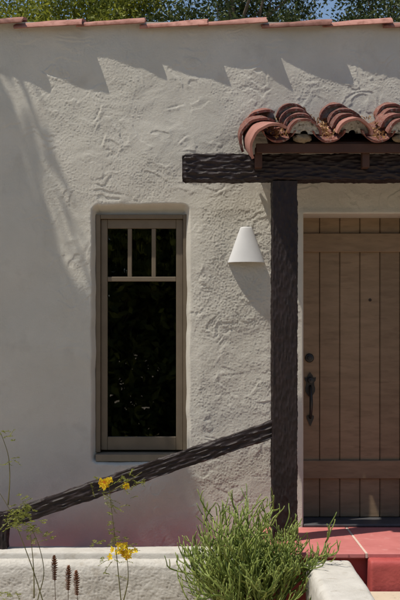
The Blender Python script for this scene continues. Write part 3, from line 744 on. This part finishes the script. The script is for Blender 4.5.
flowering('tall bare stemmed plant with feathery pale leaves at the newel of the handrail', [[(47, 615), (35, 575), (22, 540), (8, 505), (-4, 488)], [(8, 505), (10, 480), (9, 455), (1, 434)], [(34, 598), (34, 570), (30, 530)], [(36, 600), (46, 575), (38, 540), (31, 528)]],
          [(17, 515, 6, 34), (27, 522, 6, 18), (40, 532, 8, 10), (2, 436, 4, 8), (13, 465, 2.5, 4), (24, 502, 5, 9), (8, 595, 10, 10)], None, 25, 5.85)

# --- rusty bud spikes
for i, (tx, ty, bx_, lab) in enumerate(((54, 556, 55.5, 'tallest rusty brown flower spike, left of the three by the garden wall'), (68.5, 566, 66, 'rusty brown flower spike, middle one of the three by the garden wall'), (76, 571, 78.5, 'shortest rusty brown flower spike, right of the three by the garden wall'))):
    dd = 5.9; r = np.random.default_rng(300 + i); a = np.array(P(tx, ty, dd)); b = np.array((P(bx_, 600, dd)[0], a[1], BED - .01))
    root = thing('flower_spike', lab, 'flower', (b[0], b[1], BED), 'rusty flower spikes')
    q = polyline([b, (a + b) / 2 + np.array([.004, 0, 0]), a], 6); mb = MB(); mb.tube(q, np.linspace(.0035, .0012, len(q)), 6); mb.build('stem', M['woody'], root, True)
    bd = MB()
    for k in range(80):
        t = k / 80; c = a + (b - a) / np.linalg.norm(b - a) * (.135 * t); an = k * 2.4; ww = .003 + .0125 * math.sin(min(1, t * 1.3 + .1) * math.pi * .8)
        dv = np.array([math.cos(an), math.sin(an), .9 - 1.2 * t]); dv /= np.linalg.norm(dv); p1 = c + dv * ww * 1.5
        bd.tube([c, (c + p1) / 2, p1], [.0016, .0036, .001], 4)
    bd.build('bud', M['spike'], root)

# ================================================================== TREES
def tree(name, label, base, h, crown_c, crown_r, nclump, nleaf, size, m, seed, group=None, clumps=None, spread=.33):
    r = np.random.default_rng(seed); base = np.array(base, float); cc = np.array(crown_c, float); cr = np.array(crown_r, float)
    root = thing(name, label, 'tree', tuple(base), group)
    if clumps is None:
        u = r.normal(size=(nclump, 3)); u /= np.linalg.norm(u, axis=1)[:, None]; u *= (r.uniform(.15, 1, nclump) ** .45)[:, None]
        clumps = cc + u * cr
    fork = base + (cc - base) * .45
    mb = MB(); q = polyline([base, base * .6 + fork * .4 + r.normal(0, .06, 3), fork, cc], 5)
    mb.tube(q, np.linspace(.05 * h ** .6, .02 * h ** .5, len(q)), 8); mb.build('trunk', M['bark'], root, True)
    lm = MB()
    for k in r.choice(len(clumps), min(len(clumps), 26), False):
        s_ = q[r.integers(len(q) // 2, len(q))]; mid = (s_ + clumps[k]) / 2 + r.normal(0, .12, 3); mid[2] += .1
        ql = polyline([s_, mid, clumps[k]], 4); lm.tube(ql, np.linspace(.035, .006, len(ql)), 5)
    lm.build('limb', M['bark'], root, True)
    per = nleaf // len(clumps)
    pts = np.concatenate([c + r.normal(size=(per, 3)) * spread * r.uniform(.6, 1.2) * np.array([1, 1, .75]) for c in clumps])
    V, Fc = leaf_quads(pts, size, r, .8, .2, .45)
    o = obj('crown', V, Fc, m, root); return root
# trees behind the house: their crowns show above the parapet
gp = 'trees behind the house'
tree('broadleaf_tree', 'bright yellow green tree above the parapet, behind the left of the house', (-2.2, 8.8, BED), 5, (-1.75, 8.6, 5.9), (1.35, 1.2, 1.7), 60, 28500, .036, M['leaf_bright'], 401, gp, spread=.22)
tree('broadleaf_tree', 'sparse light green tree above the parapet at the left edge', (-4.4, 9.8, BED), 5, (-3.9, 9.6, 6.0), (1.3, 1.2, 1.9), 46, 17100, .036, M['leaf_bright'], 402, gp, spread=.22)
tree('evergreen_tree', 'dark evergreen tree above the parapet in the middle of the photo', (.9, 8.6, BED), 5, (.55, 8.4, 5.9), (1.35, 1.3, 1.7), 60, 32300, .036, M['leaf_dark'], 403, gp, spread=.22)
tree('evergreen_tree', 'dark evergreen tree above the parapet at the right edge', (3.0, 8.9, BED), 5, (2.95, 8.7, 5.9), (1.15, 1.2, 1.7), 56, 28500, .036, M['leaf_dark'], 404, gp, spread=.22)
# tree over the left of the garden: casts the shade on the left of the wall
r = np.random.default_rng(77); cl = []
k_, l_ = .40, 1 / .21
while len(cl) < 110:
    z = r.uniform(4.3, 5.6); u = r.uniform(-2.9, -.58); v_ = r.uniform(-1.15, 1.7)
    if abs(u + .78) < .15 and -.3 < v_ < 1.5: continue
    if v_ < -.55 and u > -1.0 and r.random() < .75: continue
    cl.append((u - k_ * z, .21 * (v_ - z), CZ + z))
tree('shade_tree', 'leafy garden tree standing left of the window out of the frame', (-4.6, -1.9, BED), 5, (-3.9, -1.4, CZ + 4.9), (1, .7, .6), 0, 21000, .05, M['leaf_hedge'], 405, None, np.array(cl), .11)
# hedge trees behind the camera: what the window glass mirrors
for i, (x, y, rx, h, lab) in enumerate(((-4.6, -11.6, 1.7, 4.6, 'far left'), (-1.6, -10.8, 1.7, 4.4, 'mirrored in the left of the window'), (.9, -11.3, 1.7, 4.8, 'mirrored in the right of the window'), (4.0, -12.0, 1.9, 4.4, 'opposite the door'))):
    tree('hedge_tree', 'tall dense hedge tree across the garden, ' + lab, (x, y, BED), h, (x, y, h * .5), (rx, 1.2, h * .55), 110, 24000, .10, M['leaf_hedge'], 410 + i, 'hedge trees across the garden', np.random.default_rng(500 + i).uniform((x - rx, y - .8, BED + .1), (x + rx, y + .8, h), (150, 3)), spread=.27)
